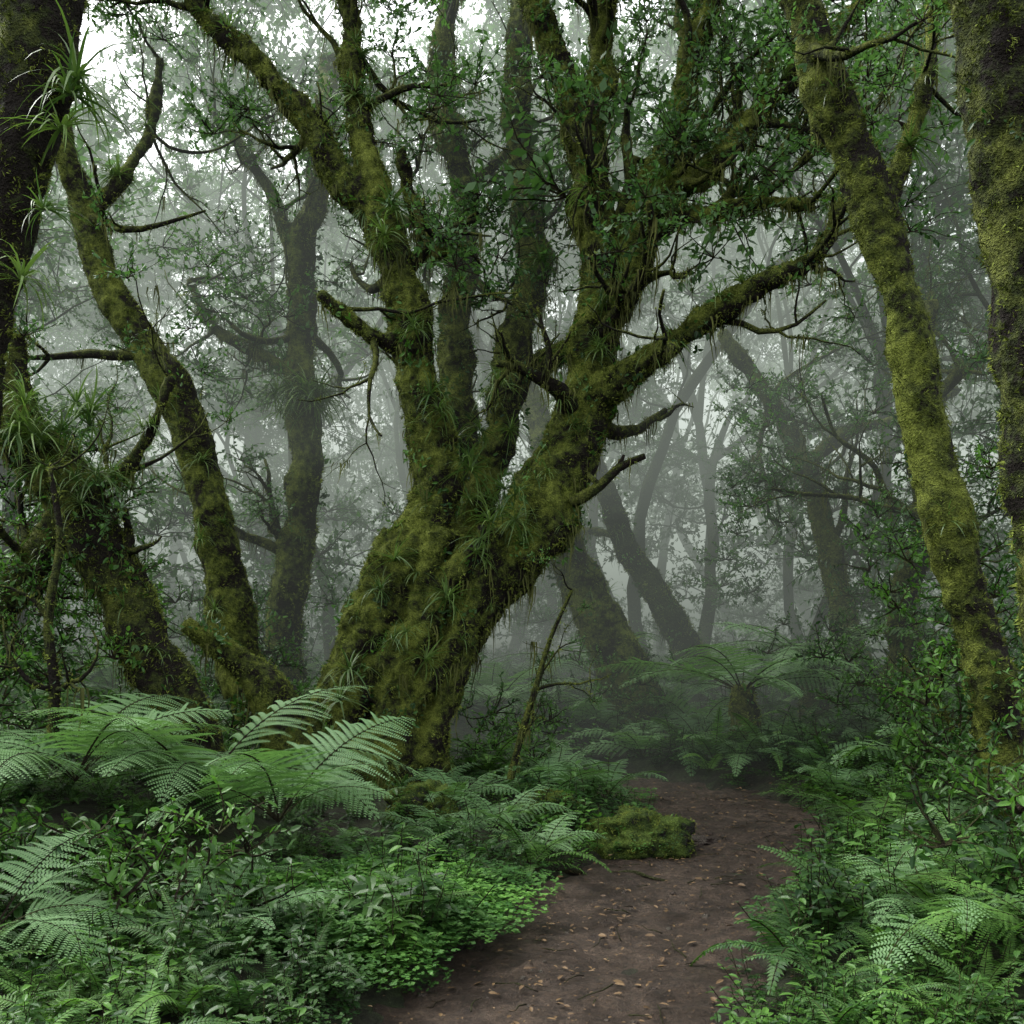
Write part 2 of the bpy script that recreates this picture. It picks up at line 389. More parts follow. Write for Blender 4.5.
def soil(name,s1,s2,rmp,rough):
    m,nt=newmat(name); g=N(nt,'ShaderNodeNewGeometry')
    n1=tnoise(nt,s1,5,.7,g.outputs[0]); n2=tnoise(nt,s2,5,.8,g.outputs[0]); n3=tnoise(nt,s2*.2,3,.6,g.outputs[0])
    c=mixc(nt,.9,ramp(nt,n1,rmp),ramp(nt,n2,[(.32,(.3,.3,.3)),(.7,(1.6,1.6,1.6))]),'MULTIPLY')
    c=mixc(nt,.7,c,ramp(nt,n3,[(.35,(.5,.5,.5)),(.65,(1.3,1.3,1.3))]),'MULTIPLY')
    b=N(nt,'ShaderNodeBsdfPrincipled'); nt.links.new(ramp(nt,n1,[(.35,(rough[0],)*3),(.65,(rough[1],)*3)]),b.inputs['Roughness']); nt.links.new(c,b.inputs[0])
    b.inputs['Specular IOR Level'].default_value=.3
    bp=N(nt,'ShaderNodeBump'); bp.inputs['Distance'].default_value=.06; nt.links.new(math_(nt,'ADD',n2,n3),bp.inputs['Height']); nt.links.new(bp.outputs[0],b.inputs['Normal'])
    nt.links.new(b.outputs[0],N(nt,'ShaderNodeOutputMaterial').inputs[0]); return m
me.materials.append(soil('forest_floor',1.5,30,[(.35,(.03,.022,.014)),(.5,(.025,.03,.012)),(.7,(.04,.065,.018))],(.9,.9))); obj('ground',me)
PL=catmull([(Vector((p[0],p[1],0)),1) for p in PC],.05); vs=[];fs=[]; K=44
def pathz(x,y): return -.03+.035*noise.noise(Vector((x*2.5,y*2.5,0)))+.024*noise.noise(Vector((x*8,y*8,0)))+.014*noise.noise(Vector((x*22,y*22,0)))+max(0,y-12)*.02
for i,(p,_) in enumerate(PL):
    q=PL[min(i+1,len(PL)-1)][0]-PL[max(i-1,0)][0]; q.normalize(); s=Vector((q.y,-q.x,0))
    for k in range(K+1):
        t=k/K*2-1; a=p+s*(t*(1.05))
        ed=.74+.24*noise.noise(Vector((a.x*1.3,a.y*1.3,3)))+.12*noise.noise(Vector((a.x*6,a.y*6,1)))
        z=pathz(a.x,a.y)+.035*t*t+.012-.09*max(0,abs(t*1.05)-ed)/.2
        vs.append((a.x,a.y,z))
for i in range(len(PL)-1):
    for k in range(K): o_=i*(K+1)+k; fs.append((o_,o_+1,o_+K+2,o_+K+1))
me=bpy.data.meshes.new('dirt_path'); me.from_pydata(vs,[],fs); me.polygons.foreach_set('use_smooth',[True]*len(fs))
me.materials.append(soil('path_soil',2.2,40,[(.3,(.026,.017,.011)),(.5,(.065,.044,.029)),(.75,(.13,.092,.062))],(.4,.75))); obj('dirt_path',me)

# ------------------------------------------------------------ trees
TX={}
def tex(ns):
    if ns not in TX:
        t=bpy.data.textures.new('bump%g'%ns,'CLOUDS'); t.noise_scale=ns; t.noise_depth=2; TX[ns]=t
    return TX[ns]
RS=.80
def L(pts,d):
    out=[]
    for p in pts:
        dd=p[3] if len(p)>3 else 0
        out.append((W(p[0],p[1],d+dd),p[2]*RS*(d+dd)/F))
    return out
def grow(p,d,length,r,rng,out,leaves,lv,upb=.08,gn=.38,kids=(2,3)):
    n=7; pts=[(p.copy(),r)]; d=d.normalized()
    for k in range(n):
        d=(d+rv(rng,gn)+Vector((0,0,upb))).normalized(); p=p+d*length/n
        pts.append((p.copy(),r*(1-.75*(k+1)/n)))
    out.append(pts)
    leaves.append((pts[-1][0],d))
    if lv>0:
        for c in range(rng.randint(*kids)):
            k=rng.randint(2,n-1); ax=(pts[k][0]-pts[k-1][0]).normalized()
            dd=(ax*.7+rv(rng,.9)).normalized()
            grow(pts[k][0],dd,length*rng.uniform(.4,.7),pts[k][1]*.65,rng,out,leaves,lv-1,upb,gn,kids)
def mossy_tree(name,limbs,voxel,group,mat,disp=(.10,.045),twigs=None,step=.12,wob=.0):
    root=bpy.data.objects.new(name,None); S.collection.objects.link(root)
    mb=MB()
    for l in limbs: tube(mb,l,12,step,.28,2.4,wob=wob)
    o=obj('trunk_and_limbs',mb.mesh('trunk',[mat]),root)
    rm=o.modifiers.new('r','REMESH'); rm.mode='VOXEL'; rm.voxel_size=voxel; rm.use_smooth_shade=True
    for ns,st in((.45,disp[0]),(.11,disp[1])):
        dm=o.modifiers.new('d','DISPLACE'); dm.texture=tex(ns); dm.texture_coords='GLOBAL'; dm.strength=st; dm.mid_level=.5
    if group: md=o.modifiers.new('moss','NODES'); md.node_group=group
    if twigs:
        mb=MB()
        for l in twigs: tube(mb,l,6,.12,.25,5)
        o2=obj('branches',mb.mesh('branches',[M_moss_dark]),root)
        if group: md=o2.modifiers.new('moss','NODES'); md.node_group=G_twig
    return root
def ritems(pts,smin,smax,rng=R,jit=.0):
    return [(p+rv(rng,jit) if jit else p,(rng.uniform(-.4,.4),rng.uniform(-.4,.4),rng.uniform(0,6.28)),rng.uniform(smin,smax)) for p in pts]

D=9.7
main=[
 L([(418,850,26),(414,795,27),(416,735,30),(432,670,37),(462,610,43),(508,550,44),(548,495,40),(582,420,35),(595,345,31),(597,260,27),(590,190,24),(582,125,23),(556,70,20),(535,10,17),(520,-60,12)],D),
 L([(325,800,32),(338,745,38),(358,675,44),(384,612,46),(414,550,38),(436,490,31),(431,430,28),(415,350,25),(398,280,25),(378,225,23),(345,185,17),(312,130,15),(262,72,13),(205,10,11),(170,-50,8)],D),
 L([(385,240,20),(370,180,17),(358,110,15),(350,40,14),(343,-60,12)],D),
 L([(372,800,30,.2),(384,720,38,.2),(408,645,44,.2),(442,585,40,.2)],D),
 L([(440,600,30,.3),(460,470,22,.7),(455,350,19,1.0),(462,260,19,1.2),(466,190,18,1.3),(448,130,17,1.4),(440,60,15,1.5),(455,-40,10,1.6)],D),
 L([(455,590,28,.3),(490,470,22,.6),(514,350,21,.8),(532,270,21,1.),(526,180,20,1.1),(516,100,17,1.2),(520,20,14,1.3),(515,-60,10,1.4)],D),
 L([(582,160,20),(598,100,18),(600,50,15),(615,-50,12)],D),
 L([(596,360,28),(612,300,25),(634,240,23),(656,185,20),(676,130,18),(690,70,15),(712,0,13),(725,-60,10)],D),
 L([(640,225,20),(680,192,18,-.2),(715,165,16,-.3),(748,122,15,-.4),(790,75,13,-.5),(835,30,11,-.6),(880,-20,8,-.7)],D),
 L([(660,210,12),(710,215,11,-.3),(760,200,9,-.5),(810,205,6,-.8)],D),
 L([(588,400,24,-.1),(630,378,17,-.3),(668,352,15,-.5),(705,322,13,-.6),(755,288,12,-.8),(802,266,11,-.9),(828,235,9,-1),(836,200,7,-1)],D),
 L([(520,560,22,-.2),(556,536,26,-.25),(560,508,28,-.25),(548,475,22,-.1)],D),
 L([(400,348,12),(372,338,11,-.2),(345,316,8,-.3),(318,295,5,-.4)],D),
 L([(440,260,12,.3),(425,232,11,.2),(408,200,9,.1),(400,150,6,0)],D),
 L([(505,390,12,.6),(540,362,13,.6),(580,345,12,.3)],D),
 L([(414,800,24),(432,850,20,-.3),(465,875,13,-.6),(505,890,8,-.9)],D),
 L([(328,760,28),(308,810,20,-.4),(288,860,13,-.8)],D),
 L([(370,770,26,-.2),(366,830,20,-.6),(380,880,13,-1)],D),
]
rng=random.Random(3)
for k in range(9):
    u0=312+k*12+rng.uniform(-8,8); pts=[]
    for j in range(8):
        t=j/7; v=830-300*t
        u=u0+(t**1.3)*(408+k*13-u0)+17*math.sin(t*5+k*1.7)
        pts.append((u,v,18-7*t+rng.uniform(-3,3),-.46+.20*abs((k-4)/4)**2+.14*t))
    main.append(L(pts,D))
tw=[]; lv=[]
for li,n in((0,6),(1,10),(2,6),(4,6),(5,5),(6,4),(7,8),(8,9),(9,5),(10,6),(12,2)):
    P=main[li]
    for k in range(n):
        j=rng.randint(len(P)//2 if li<2 else 1,len(P)-1); p,r=P[j]
        ax=(P[j][0]-P[j-1][0]).normalized()
        d=(ax*.6+rv(rng,.9)).normalized()
        if li in(10,9): d.z=abs(d.z)*.5
        grow(p,d,rng.uniform(.9,2.2),max(r*.42,.025),rng,tw,lv,2 if li!=10 else 1)
tw+= [L([(572,503,7,-.4),(600,486,6.5,-.5),(618,468,5.5,-.5),(645,456,3.5,-.6)],D),L([(600,486,4.5,-.5),(588,474,2.5,-.5)],D),L([(618,468,4,-.5),(624,455,2,-.5)],D)]
mt=mossy_tree('laurel_tree',main,.026,G_main,M_moss,(.12,.08),tw,wob=.07)
lv=[l for l in lv if l[0].z>4.8 and rng.random()<.7]
scatter_pts('crown',C_spray,ritems([l[0] for l in lv],.4,.85,rng,.1),mt)
ep=[(500,510,-.55),(515,495,-.5),(390,205,-.25),(415,330,-.3),(470,470,-.3),(500,385,.1),(604,300,-.3),(620,285,-.2),(430,395,-.35),(385,235,-.3),(480,540,-.5),(445,600,-.5),(395,640,-.5),(600,350,-.3),(540,260,.5),(650,200,-.2),(510,430,.2),(590,190,-.3),(380,590,-.4),(350,670,-.45),(425,660,-.5),(560,400,-.3),(395,560,-.3),(515,520,-.45),(340,700,-.45),(330,740,-.45),(455,440,.2),(480,430,.2),(470,500,-.1)]
eps_=[(W(u,v,D+dd-.1),rng.uniform(.7,1.3)) for u,v,dd in ep]+[(W(u+rng.uniform(-14,14),v+rng.uniform(-16,16),D+dd-.1),rng.uniform(.6,1.0)) for u,v,dd in ep[:14]]
for li in(0,1,2,4,5,7,8,10):
    P=main[li]
    for k in range(8):
        j=rng.randint(len(P)//3,len(P)-1); p,r=P[j]; p2=P[j-1][0]
        eps_.append((p.lerp(p2,rng.random())+Vector((rng.uniform(-r,r),-r*rng.random(),r*.8)),rng.uniform(.5,1.0)))
scatter_pts('epiphytes',C_strap,[(p,(rng.uniform(-.3,.6),rng.uniform(-.4,.4),rng.uniform(0,6)),s) for p,s in eps_],mt)

def add_tree(limbs,name='laurel_tree',voxel=.03,group=G_near,mat=M_moss,ntw=6,lvl=1,crown=True,eps=(),tl=(.8,1.8),disp=(.08,.045),seed=0,cs=(.45,.9),zmin=2.5,wob=.06,keep=.85):
    rng=random.Random(seed); tw=[]; lv=[]
    for P in limbs:
        for k in range(ntw):
            j=rng.randint(1,max(1,len(P)*3//4)); p,r=P[j]
            if p.z<zmin: continue
            d=(rv(rng,1)+Vector((0,0,.3))).normalized(); grow(p,d,rng.uniform(*tl),r*.35,rng,tw,lv,lvl)
    t=mossy_tree(name,limbs,voxel,group,mat,disp,tw,wob=wob)
    if crown and lv: scatter_pts('crown',C_spray,ritems([l[0] for l in lv if rng.random()<keep],*cs,rng,.1),t)
    eps=list(eps)
    if ntw:
        for P in limbs:
            for k in range(5):
                p,r=P[rng.randint(1,len(P)-2)]
                if p.z>1.5: eps.append((p+Vector((rng.uniform(-r,r),-r*.8,r*.3)),rng.uniform(.4,.9)))
    if eps: scatter_pts('epiphytes',C_strap,[(p,(rng.uniform(-.3,.3),rng.uniform(-.3,.3),rng.uniform(0,6)),s) for p,s in eps],t)
    return t
add_tree([L([(70,-160,48),(50,-40,47),(39,50,44),(22,140,40),(-2,240,38),(-26,360,40),(-50,500,42),(-60,700,46),(-70,900,56),(-75,1010,60)],4.6)],voxel=.02,ntw=0,mat=M_moss_dark,
   eps=[(W(76,80,4.45),1.1),(W(70,95,4.4),.9),(W(60,130,4.4),.8),(W(44,210,4.4),.6),(W(20,280,4.4),.8)],disp=(.06,.04),seed=1)
add_tree([L([(40,60,12,.5),(62,140,15),(85,215,18),(110,285,21),(150,352,23),(185,410,24),(203,470,25),(214,530,25),(228,600,27),(246,670,31),(262,740,38)],10.2),
          L([(85,215,10),(120,180,8),(150,130,7,.4),(160,60,6,.6)],10.2)],ntw=4,seed=2,lvl=1,keep=.4,cs=(.35,.6),eps=[(W(160,400,9.9),.9),(W(200,540,9.9),.8),(W(215,610,9.9),.8)])
add_tree([L([(330,60,12,1),(318,180,14),(304,250,16),(300,330,18),(303,420,20),(304,480,21),(292,560,22),(284,640,25),(280,740,31)],12.5),
          L([(302,270,10),(280,215,9),(250,160,8),(215,120,6)],12.5),L([(304,380,9),(255,350,8),(215,330,7),(190,280,6)],12.5)],voxel=.04,group=G_mid,ntw=6,seed=3,lvl=2,keep=.5,
          eps=[(W(300+R.uniform(-25,25),400+R.uniform(-12,18),12.2),R.uniform(1.0,1.7)) for _ in range(12)])
add_tree([L([(-60,300,30),(-10,400,34),(40,455,34),(85,515,34),(115,580,33),(150,650,34),(185,715,38),(200,790,44)],8),
          L([(-10,620,24),(40,560,22),(60,500,20),(30,420,16),(10,330,12)],8),
          L([(60,470,14),(110,480,10),(150,430,8),(170,380,5)],8)],mat=M_moss_dark,group=G_main,ntw=4,zmin=1.2,seed=4,keep=.6,tl=(.5,1.1),cs=(.35,.6),
          eps=[(W(20+R.uniform(-30,90),430+R.uniform(-30,60),7.6),R.uniform(.7,1.2)) for _ in range(14)])
add_tree([L([(188,624,10),(215,642,15),(245,665,21),(275,700,27),(290,760,34)],9)],name='mossy_tree_stump',ntw=0,seed=5,group=G_main)
add_tree([L([(745,-120,22),(778,-40,24),(808,30,26),(838,110,26),(866,180,24),(888,260,24),(906,345,25),(928,440,26),(952,530,27),(980,630,28),(1004,720,30),(1018,800,34),(1025,880,40),(1030,940,50)],6),
          L([(878,225,11),(905,150,10),(922,80,9),(935,10,8),(940,-60,6)],6)],voxel=.02,ntw=4,seed=6,lvl=1,disp=(.07,.045),tl=(.5,1.2),cs=(.3,.5))
add_tree([L([(955,-160,56),(980,-20,52),(998,90,48),(1014,200,48),(1034,310,48),(1052,430,48),(1070,600,50),(1090,800,56),(1100,1010,66)],4.2)],voxel=.018,ntw=0,mat=M_moss_dark,disp=(.06,.04),seed=7)
add_tree([L([(500,330,10,1),(540,430,16,.5),(565,540,24),(590,600,29),(622,665,33),(645,730,40),(650,790,46)],14)],voxel=.045,group=G_mid,ntw=5,seed=8,lvl=2,tl=(1,2))
add_tree([L([(560,380,9),(590,450,12),(625,540,15),(665,610,18),(700,670,22),(712,740,26)],17)],voxel=.05,group=G_mid,mat=M_far,ntw=4,seed=9,lvl=2,tl=(1,2.5))
add_tree([L([(720,330,8),(770,400,11),(805,470,13),(828,550,15),(845,620,17),(862,700,22),(868,760,28)],14),
          L([(805,470,10),(850,430,8),(900,420,7),(960,390,5)],14)],voxel=.045,group=G_mid,ntw=7,seed=10,lvl=2,tl=(1,2.5))
add_tree([L([(930,300,11),(915,420,14),(925,520,15),(905,600,17),(900,700,22),(905,780,28)],12),
          L([(915,430,10),(960,370,9),(1010,340,8),(1060,260,7)],12)],voxel=.04,group=G_mid,mat=M_moss_dark,ntw=8,seed=11,lvl=2,tl=(1,2.2))

def forest_tree(x,y,hgt,r0,seed,mat=M_far,sc=(1.0,1.7),lx=.4,fr=(.35,.6),keep=1.0):
    rng=random.Random(seed); z=H(x,y)-.3; root=bpy.data.objects.new('laurel_tree',None); S.collection.objects.link(root)
    out=[]; lvs=[]
    p=Vector((x,y,z)); lean=Vector((rng.uniform(-lx,lx),rng.uniform(-.2,.2),1)).normalized(); d=lean.copy()
    pts=[(p.copy(),r0*1.5)]; n=11; fh=hgt*rng.uniform(*fr)
    for k in range(n):
        d=(d+rv(rng,.24)+Vector((0,0,.06))).normalized(); p=p+d*fh/n; pts.append((p.copy(),r0*(1-.4*(k+1)/n)))
    out.append(pts)
    for c in range(rng.randint(2,4)):
        k=n-rng.choice((0,0,1,3)); q,r=pts[k]; a=rng.uniform(0,6.28)
        dd=(d*.9+Vector((math.cos(a)*.6,math.sin(a)*.6,.3))).normalized()
        grow(q,dd,(hgt-fh)*rng.uniform(.8,1.1),r*.75,rng,out,lvs,3,.12,.36,(2,3))
    for c in range(rng.randint(3,6)):
        k=rng.randint(3,n); q,r=pts[k]; grow(q,(rv(rng,1)+Vector((0,0,.2))).normalized(),rng.uniform(1.2,3),r*.3,rng,out,lvs,1,.05,.4)
    mb=MB()
    for l in out:
        rr=l[0][1]; tube(mb,l,8 if rr>.06 else 4,.4 if rr>.06 else .6,.25 if rr>.06 else 0,2)
    obj('trunk_and_limbs',mb.mesh('trunk',[mat]),root)
    scatter_pts('crown',C_sprayfar,ritems([l[0] for l in lvs if rng.random()<keep],*sc,rng,.4),root)
    return root
rngF=random.Random(21); placed=[(6.6,10.5),(-7.2,11.5),(8,15),(3.7,19.5),(2.9,21.5),(1.9,24),(6.2,22),(-.9,22),(.8,26),(5.0,17.5),(-3.4,19),(-5.0,21),(-2.2,25),(4.6,25),(7.6,19),(3.3,28)]
np0=len(placed); tries=0
while len(placed)<48 and tries<6000:
    tries+=1
    y=rngF.uniform(15,44); x=rngF.uniform(-.62,.62)*y
    if any((x-a)**2+(y-b)**2<(2.4+.03*y)**2 for a,b in placed): continue
    if y<20 and -2<x<3.5: continue
    if y<20 and -5.5<x<-2.4: continue
    if y<32 and -.44<x/y<-.24: continue
    placed.append((x,y))
for i,(x,y) in enumerate(placed):
    if i==1: forest_tree(x,y,9,.12,301,sc=(.4,.7),keep=.6)
    elif i<3: forest_tree(x,y,10,rngF.uniform(.11,.22),300+i,sc=(.5,.9))
    elif i<np0: forest_tree(x,y,rngF.uniform(13,17),rngF.uniform(.11,.17),300+i,lx=.15,fr=(.45,.65),keep=.75)
    else: forest_tree(x,y,rngF.uniform(12,19),rngF.uniform(.11,.22),300+i)

# ------------------------------------------------------------ understory
def ok(x,y,cl):
    d,_=pathdist(np.array([x]),np.array([y])); return d[0]>cl
rng=random.Random(55)
def fernzone(x,y): return (-3.3<x<-.9 and 5.3<y<7.6) or (-2.2<x<.1 and 7.4<y<9.7)
def field(n,ylo,yhi,cl,smin,smax,tilt=.2,xf=.62,bias=1.5,avoid=True,nearscale=True):
    it=[]
    while len(it)<n:
        y=ylo+(yhi-ylo)*rng.random()**bias; x=rng.uniform(-xf,xf)*y+rng.uniform(-.6,.6)
        if not ok(x,y,cl): continue
        s=rng.uniform(smin,smax)
        if avoid and fernzone(x,y): s*=.55
        if nearscale and y<4.5: s*=.7
        it.append((Vector((x,y,H(x,y))),(rng.uniform(-tilt,tilt),rng.uniform(-tilt,tilt),rng.uniform(0,6.28)),s))
    return it
scatter_pts('herb_undergrowth',C_herb,field(850,2.6,13,.72,.45,1.1)+field(600,10,30,.9,.8,1.5))
scatter_pts('broadleaf_undergrowth',C_herbL,field(90,3.4,9,1.0,.5,1.0)+[(Vector((-1.55+rng.gauss(0,.35),4.9+rng.gauss(0,.3),.12)),(0,0,rng.uniform(0,6)),rng.uniform(.6,1.0)) for _ in range(10)])
scatter_pts('small_fern_undergrowth',C_fernS,field(320,3.0,14,.92,.6,1.2)+field(500,10,34,1.2,1.0,1.9))
scatter_pts('fern_undergrowth',C_fernM,field(40,4.5,12,1.3,.6,1.1)+field(110,10,30,1.4,.9,1.6)+[(Vector((x,y,H(x,y))),(0,0,x),s) for x,y,s in((.9,9.3,.9),(.4,9.6,1),(3.1,9.4,.9),(3.2,10.4,1),(2.6,11.2,1),(1.6,12.2,1.2),(.2,10.4,1.1),(3.4,11.6,1.3),(1.2,13.5,1.4),(-.1,7.6,.8),(.2,7.0,.7),(-.5,8.3,.9))])
cl=[]
while len(cl)<230:
    x=-.80+rng.gauss(0,.36); y=5.5+rng.gauss(0,.42)
    if ok(x,y,.66): cl.append((Vector((x,y,H(x,y)+.05)),(0,0,rng.uniform(0,6)),rng.uniform(.9,1.5)))
scatter_pts('clover_patch',C_clover,cl+field(220,3,11,.62,.6,1.2,xf=.5)+field(60,8,12,.6,.8,1.5,xf=.3))
sh=[]
def shrub(x,y,h,n,sp):
    for i in range(n):
        a=rng.uniform(0,6.28); rr=sp*math.sqrt(rng.random()); z=h*rng.uniform(.25,1)
        sh.append((Vector((x+rr*math.cos(a),y+rr*math.sin(a),H(x,y)+z)),(rng.uniform(-.5,.5),rng.uniform(-.5,.5),rng.uniform(0,6.28)),rng.uniform(.6,1.15)))
shrub(-3.9,8.2,2.0,44,.9); shrub(-3.5,7.8,1.3,14,.5); shrub(-4.3,7.2,2.4,34,.8); shrub(-1.6,4.7,.5,14,.4); shrub(-2.4,4.8,.5,10,.4)
shrub(3.3,7.0,1.6,26,.6); shrub(2.9,6.0,1.3,14,.4); shrub(4.2,8.8,2.6,36,.9); shrub(4.9,10.5,3.2,50,1.1); shrub(5.6,12,3.5,50,1.2); shrub(3.8,12.5,1.4,24,.8)
shrub(-5.5,11,3,44,1.2); shrub(-2.4,9.6,1.0,16,.5); shrub(.0,10.2,.8,16,.6); shrub(2.3,4.6,.6,8,.4); shrub(-4.9,9.5,3.0,34,1.0)
shrub(1.5,13.5,1.0,24,.9); shrub(3.9,10.5,1.2,24,.7); shrub(-3.6,12.5,1.8,30,1.0); shrub(-2.9,11,1.2,24,.7)
scatter_pts('shrub_foliage',C_spraynear,sh)
far=[]
for i in range(440):
    y=rng.uniform(13,42); x=rng.uniform(-.62,.62)*y
    if y<19 and abs(x-1)<2: continue
    far.append((Vector((x,y,H(x,y)+rng.uniform(.1,2.0)*(1 if rng.random()<.7 else 2.4))),(0,0,rng.uniform(0,6)),rng.uniform(.6,1.3)))
scatter_pts('distant_shrubs',C_sprayfar,far)
def bigfern(name,x,y,z,seed,n,Lf,up,bend,wf=.32,mat=M_fern,np_=24):
    mb=fern(seed,n,Lf,True,up,bend,wf,np_,.22)
    o=obj(name,mb.mesh(name,[mat,M_stem],False)); o.location=(x,y,z); o.rotation_euler=(0,0,seed); return o
bigfern('bracken_fern',-2.15,6.9,H(-2.15,6.9)+.28,1,12,1.55,(.6,1.1),(1.0,1.5),.36)
bigfern('bracken_fern',-1.5,6.4,H(-1.5,6.4)+.32,2,12,1.35,(.5,1.0),(.9,1.4),.36)
bigfern('bracken_fern',-2.85,6.5,H(-2.9,6.6)+.25,3,11,1.35,(.6,1.0),(1.0,1.45),.36)
bigfern('bracken_fern',-3.6,6.7,H(-3.6,6.7)+.2,13,10,1.2,(.6,1.0),(1.0,1.45),.34)
bigfern('bracken_fern',-2.15,4.1,H(-2.2,4.2)+.2,4,8,.85,(.5,.9),(1.1,1.7),.30)
bigfern('tree_fern',2.75,11.9,H(2.75,11.9)+.75,5,15,1.9,(.35,.85),(.8,1.3),.30)
bigfern('tree_fern',3.9,13,H(3.9,13)+.8,6,14,1.8,(.4,.9),(.8,1.3),.30)
bigfern('tree_fern',-.2,14,H(-.2,14)+.3,7,11,1.5,(.5,.9),(.9,1.4),.28)
bigfern('tree_fern',1.3,15.5,H(1.3,15.5)+.4,17,12,1.8,(.5,.9),(.9,1.4),.28)
bigfern('bracken_fern',2.9,5.6,H(2.9,5.6)+.2,8,10,1.15,(.7,1.2),(1.0,1.6),.26,M_fern2)
bigfern('bracken_fern',2.25,4.1,H(2.3,4.1)+.1,9,9,.8,(.5,1.0),(1.0,1.6),.28,M_fern2)
bigfern('bracken_fern',1.85,5.1,H(1.75,5.0)+.05,10,8,.7,(.4,.9),(1.0,1.6),.28,M_fern2)
bigfern('bracken_fern',2.7,7.4,H(2.7,7.4)+.1,14,9,.9,(.5,1.0),(1.0,1.6),.28,M_fern2)
bigfern('bracken_fern',.3,8.7,H(.3,8.7),12,9,.9,(.5,1.0),(1.0,1.6),.30)
for x,y in((2.75,11.9),(3.9,13)):
    mb=MB(); tube(mb,[(Vector((x,y,-.1)),.28),(Vector((x+.05,y,.5)),.2),(Vector((x,y,H(x,y)+.85)),.12)],10,.1,.4,6)
    o=obj('tree_fern_trunk',mb.mesh('tft',[M_moss_dark])); md=o.modifiers.new('m','NODES'); md.node_group=G_mid
def rock(name,x,y,sx,sy,sz,seed,moss=True,dz=.3):
    bm=bmesh.new(); bmesh.ops.create_icosphere(bm,subdivisions=5,radius=1)
    for v in bm.verts:
        k=1+.35*noise.noise(v.co*1.3+Vector((seed,0,0)))+.22*noise.noise(v.co*3.3+Vector((seed,0,0)))+.09*noise.noise(v.co*9)
        v.co=Vector((v.co.x*k*sx,v.co.y*k*sy,v.co.z*k*sz))
    me=bpy.data.meshes.new(name); bm.to_mesh(me); bm.free(); me.polygons.foreach_set('use_smooth',[True]*len(me.polygons))
    me.materials.append(M_rockmoss if moss else M_stone); o=obj(name,me); o.location=(x,y,H(x,y)+sz*dz)
    if moss: md=o.modifiers.new('m','NODES'); md.node_group=G_near
    return o
rock('mossy_rock',.95,7.6,.40,.28,.22,1); rock('mossy_rock',.3,8.2,.25,.2,.16,2); rock('mossy_rock',-.75,8.2,.3,.25,.2,3)
rock('flat_stone',1.42,7.9,.2,.12,.04,5,False,0)
scatter_pts('rock_edge_herbs',C_herb,[(Vector((.95+.48*math.cos(a),7.6+.33*math.sin(a),.05)),(0,0,a*3),rng.uniform(.25,.5)) for a in(2.4,2.9,3.4,3.9,4.3,4.7,5.1,1.5)])
mb=MB()
for i in range(420):
    k=int(rng.random()*(len(PL)*.7)); p=PL[k][0]; x=p.x+rng.gauss(0,.45); y=p.y+rng.uniform(-.1,.1); s=rng.choice((.006,.009,.013,.02))*rng.uniform(.7,1.3)
    c=Vector((x,y,pathz(x,y)+.012)); vs=[c+Vector((math.cos(a)*s*rng.uniform(.8,1.3),math.sin(a)*s,0)) for a in(0,1.26,2.5,3.77,5)]
    vs2=[c+(q-c)*.6+Vector((0,0,s*.6)) for q in vs]; mb.add(vs+vs2,[(j,(j+1)%5,5+(j+1)%5,5+j) for j in range(5)]+[(5,6,7,8,9)])
obj('path_pebbles',mb.mesh('pebbles',[M_stone]))
mb=MB()
for i in range(110):
    k=int(rng.random()*(len(PL)*.7)); p=PL[k][0]; x=p.x+rng.gauss(0,.5); y=p.y; a=rng.uniform(0,6.28); l=rng.uniform(.05,.25)
    pts=[]
    for j in range(4):
        xx=x+math.cos(a)*l*j/3+rng.uniform(-.01,.01); yy=y+math.sin(a)*l*j/3; pts.append((Vector((xx,yy,pathz(xx,yy)+.03)),.004-.0008*j))
    tube(mb,pts,4,1,smoothp=False)
obj('fallen_twigs',mb.mesh('twigs',[M_stem]))
mb=MB()
for pts in([(.25,7.0),(.6,6.85),(.85,6.9),(1.1,6.7),(1.5,6.75)],[(1.3,8.9),(1.6,8.7),(2.0,8.8),(2.3,8.6),(2.8,8.7)]):
    tube(mb,[(Vector((x,y,pathz(x,y)+.004-.01*(i%2))),.022*(1-.13*i)) for i,(x,y) in enumerate(pts)],8,.05,.5,8)
obj('exposed_roots',mb.mesh('roots',[M_stem]))
mb=MB()
for i in range(2200):
    k=int(rng.random()*(len(PL)*.75)); p=PL[k][0]; x=p.x+rng.gauss(0,.6); y=p.y+rng.uniform(-.2,.2)
    if abs(x-p.x)>1.1: continue
    a=rng.uniform(0,6.28); l=rng.choice((.012,.018,.025,.035,.05))*rng.uniform(.7,1.2)
    z=pathz(x,y)+.03+.03*((x-p.x)**2) if abs(x-p.x)<.75 else H(x,y)+.03
    leaf6(mb,Vector((x,y,z)),Vector((math.cos(a),math.sin(a),rng.uniform(-.2,.2))),Vector((0,0,1))+rv(rng,.4),l,l*.5,.1)
obj('leaf_litter',mb.mesh('litter',[M_litter],False))
def sapling(pts,d,seed):
    r=random.Random(seed); out=[L(pts,d)]; lvs=[]
    P=out[0]
    for k in range(5):
        j=r.randint(1,len(P)-1); grow(P[j][0],(rv(r,.8)+Vector((0,0,.8))).normalized(),r.uniform(.3,.8),P[j][1]*.6,r,out,lvs,1)
    mb=MB()
    for l in out: tube(mb,l,6,.1,.2,8)
    root=obj('sapling',mb.mesh('sapling',[M_moss_dark]))
    md=root.modifiers.new('m','NODES'); md.node_group=G_twig
    scatter_pts('leaves',C_spraynear,ritems([q[0] for q in lvs[::3]],.25,.5,r),root)
sapling([(505,800,5),(520,740,4.5),(535,690,4),(550,640,3),(572,590,2)],9,1)
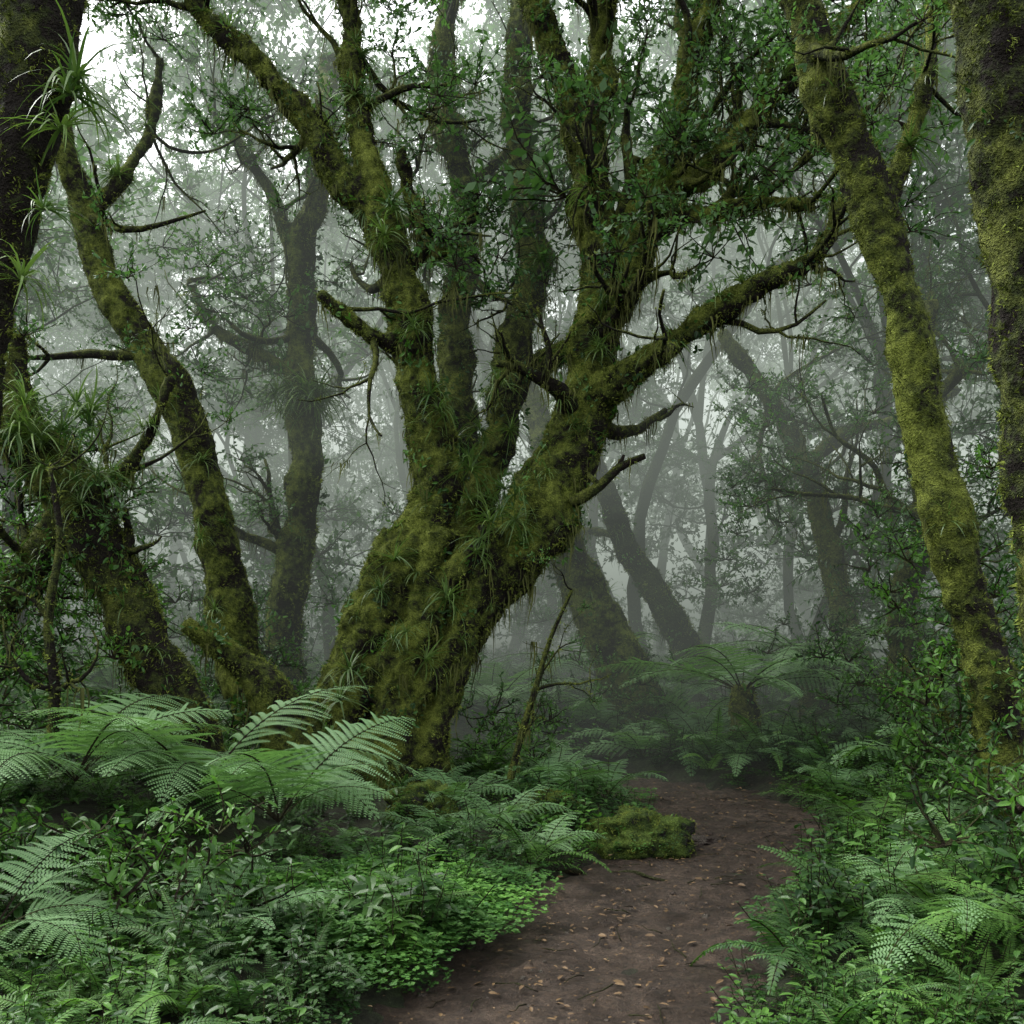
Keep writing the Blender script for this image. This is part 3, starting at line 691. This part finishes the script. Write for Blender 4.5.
sapling([(50,760,8),(55,690,7),(48,620,6),(60,540,5),(50,470,3)],7,2)
sapling([(985,800,5),(960,740,4),(970,680,3),(950,640,2)],7,4)

# ------------------------------------------------------------ mist: nested uniform banks, their glow standing in for scattered light
def glowfogmat(name,sig,C,absorb=True):
    m,nt=newmat(name); o=N(nt,'ShaderNodeOutputMaterial')
    em=N(nt,'ShaderNodeEmission'); em.inputs[0].default_value=(C*.88,C,C*.87,1); em.inputs[1].default_value=sig  # emission replaces light scattered in the fog
    if absorb:
        ab=N(nt,'ShaderNodeVolumeAbsorption'); ab.inputs['Color'].default_value=(0,0,0,1); ab.inputs['Density'].default_value=sig
        ad=N(nt,'ShaderNodeAddShader'); nt.links.new(ab.outputs[0],ad.inputs[0]); nt.links.new(em.outputs[0],ad.inputs[1])
        nt.links.new(ad.outputs[0],o.inputs[1])
    else: nt.links.new(em.outputs[0],o.inputs[1])
    return m
root=bpy.data.objects.new('glowing_mist',None); S.collection.objects.link(root)
for i,(z0,z1,y0,C,ab) in enumerate([(-4,19,10.0,.25,True),(3.6,18.9,10.1,.20,False),(8,18.8,10.2,.32,False)]):  # upper two boxes are added glow without absorption, brightening the fog with height
    bm=bmesh.new(); bmesh.ops.create_cube(bm,size=1); me=bpy.data.meshes.new('mist_glow_bank'); bm.to_mesh(me); bm.free()
    o=obj('mist_glow_bank',me,root); y1=140-i
    o.scale=(220-i,y1-y0,z1-z0); o.location=(0,(y0+y1)/2,(z0+z1)/2); me.materials.append(glowfogmat('glowing_mist',.038,C,ab))

az=math.radians(-55); el=math.radians(52)
sd=Vector((math.sin(az)*math.cos(el),math.cos(az)*math.cos(el),math.sin(el)))
sl=bpy.data.lights.new('sun','SUN'); sl.energy=5.0; sl.angle=math.radians(30); sl.color=(1,.98,.94)
so=obj('sun',sl); so.rotation_euler=sd.to_track_quat('Z','Y').to_euler()
w=bpy.data.worlds.new('World'); S.world=w; w.use_nodes=True; nt=w.node_tree; nt.nodes.clear()
sk=N(nt,'ShaderNodeTexSky'); sk.sky_type='NISHITA'; sk.sun_disc=False; sk.sun_elevation=el; sk.sun_rotation=az; sk.air_density=1; sk.dust_density=4
hs=N(nt,'ShaderNodeHueSaturation'); hs.inputs['Saturation'].default_value=.15; nt.links.new(sk.outputs[0],hs.inputs['Color'])
bg=N(nt,'ShaderNodeBackground'); bg.inputs[1].default_value=.72; nt.links.new(hs.outputs[0],bg.inputs[0])
nt.links.new(bg.outputs[0],N(nt,'ShaderNodeOutputWorld').inputs[0])
cam=bpy.data.cameras.new('camera'); co=obj('camera',cam); co.location=(0,0,CAMZ); co.rotation_euler=(math.pi/2,0,0)
cam.lens=35; cam.sensor_width=36; cam.shift_y=(HV-512)/1024; cam.clip_end=1500; cam.clip_start=.05
S.camera=co
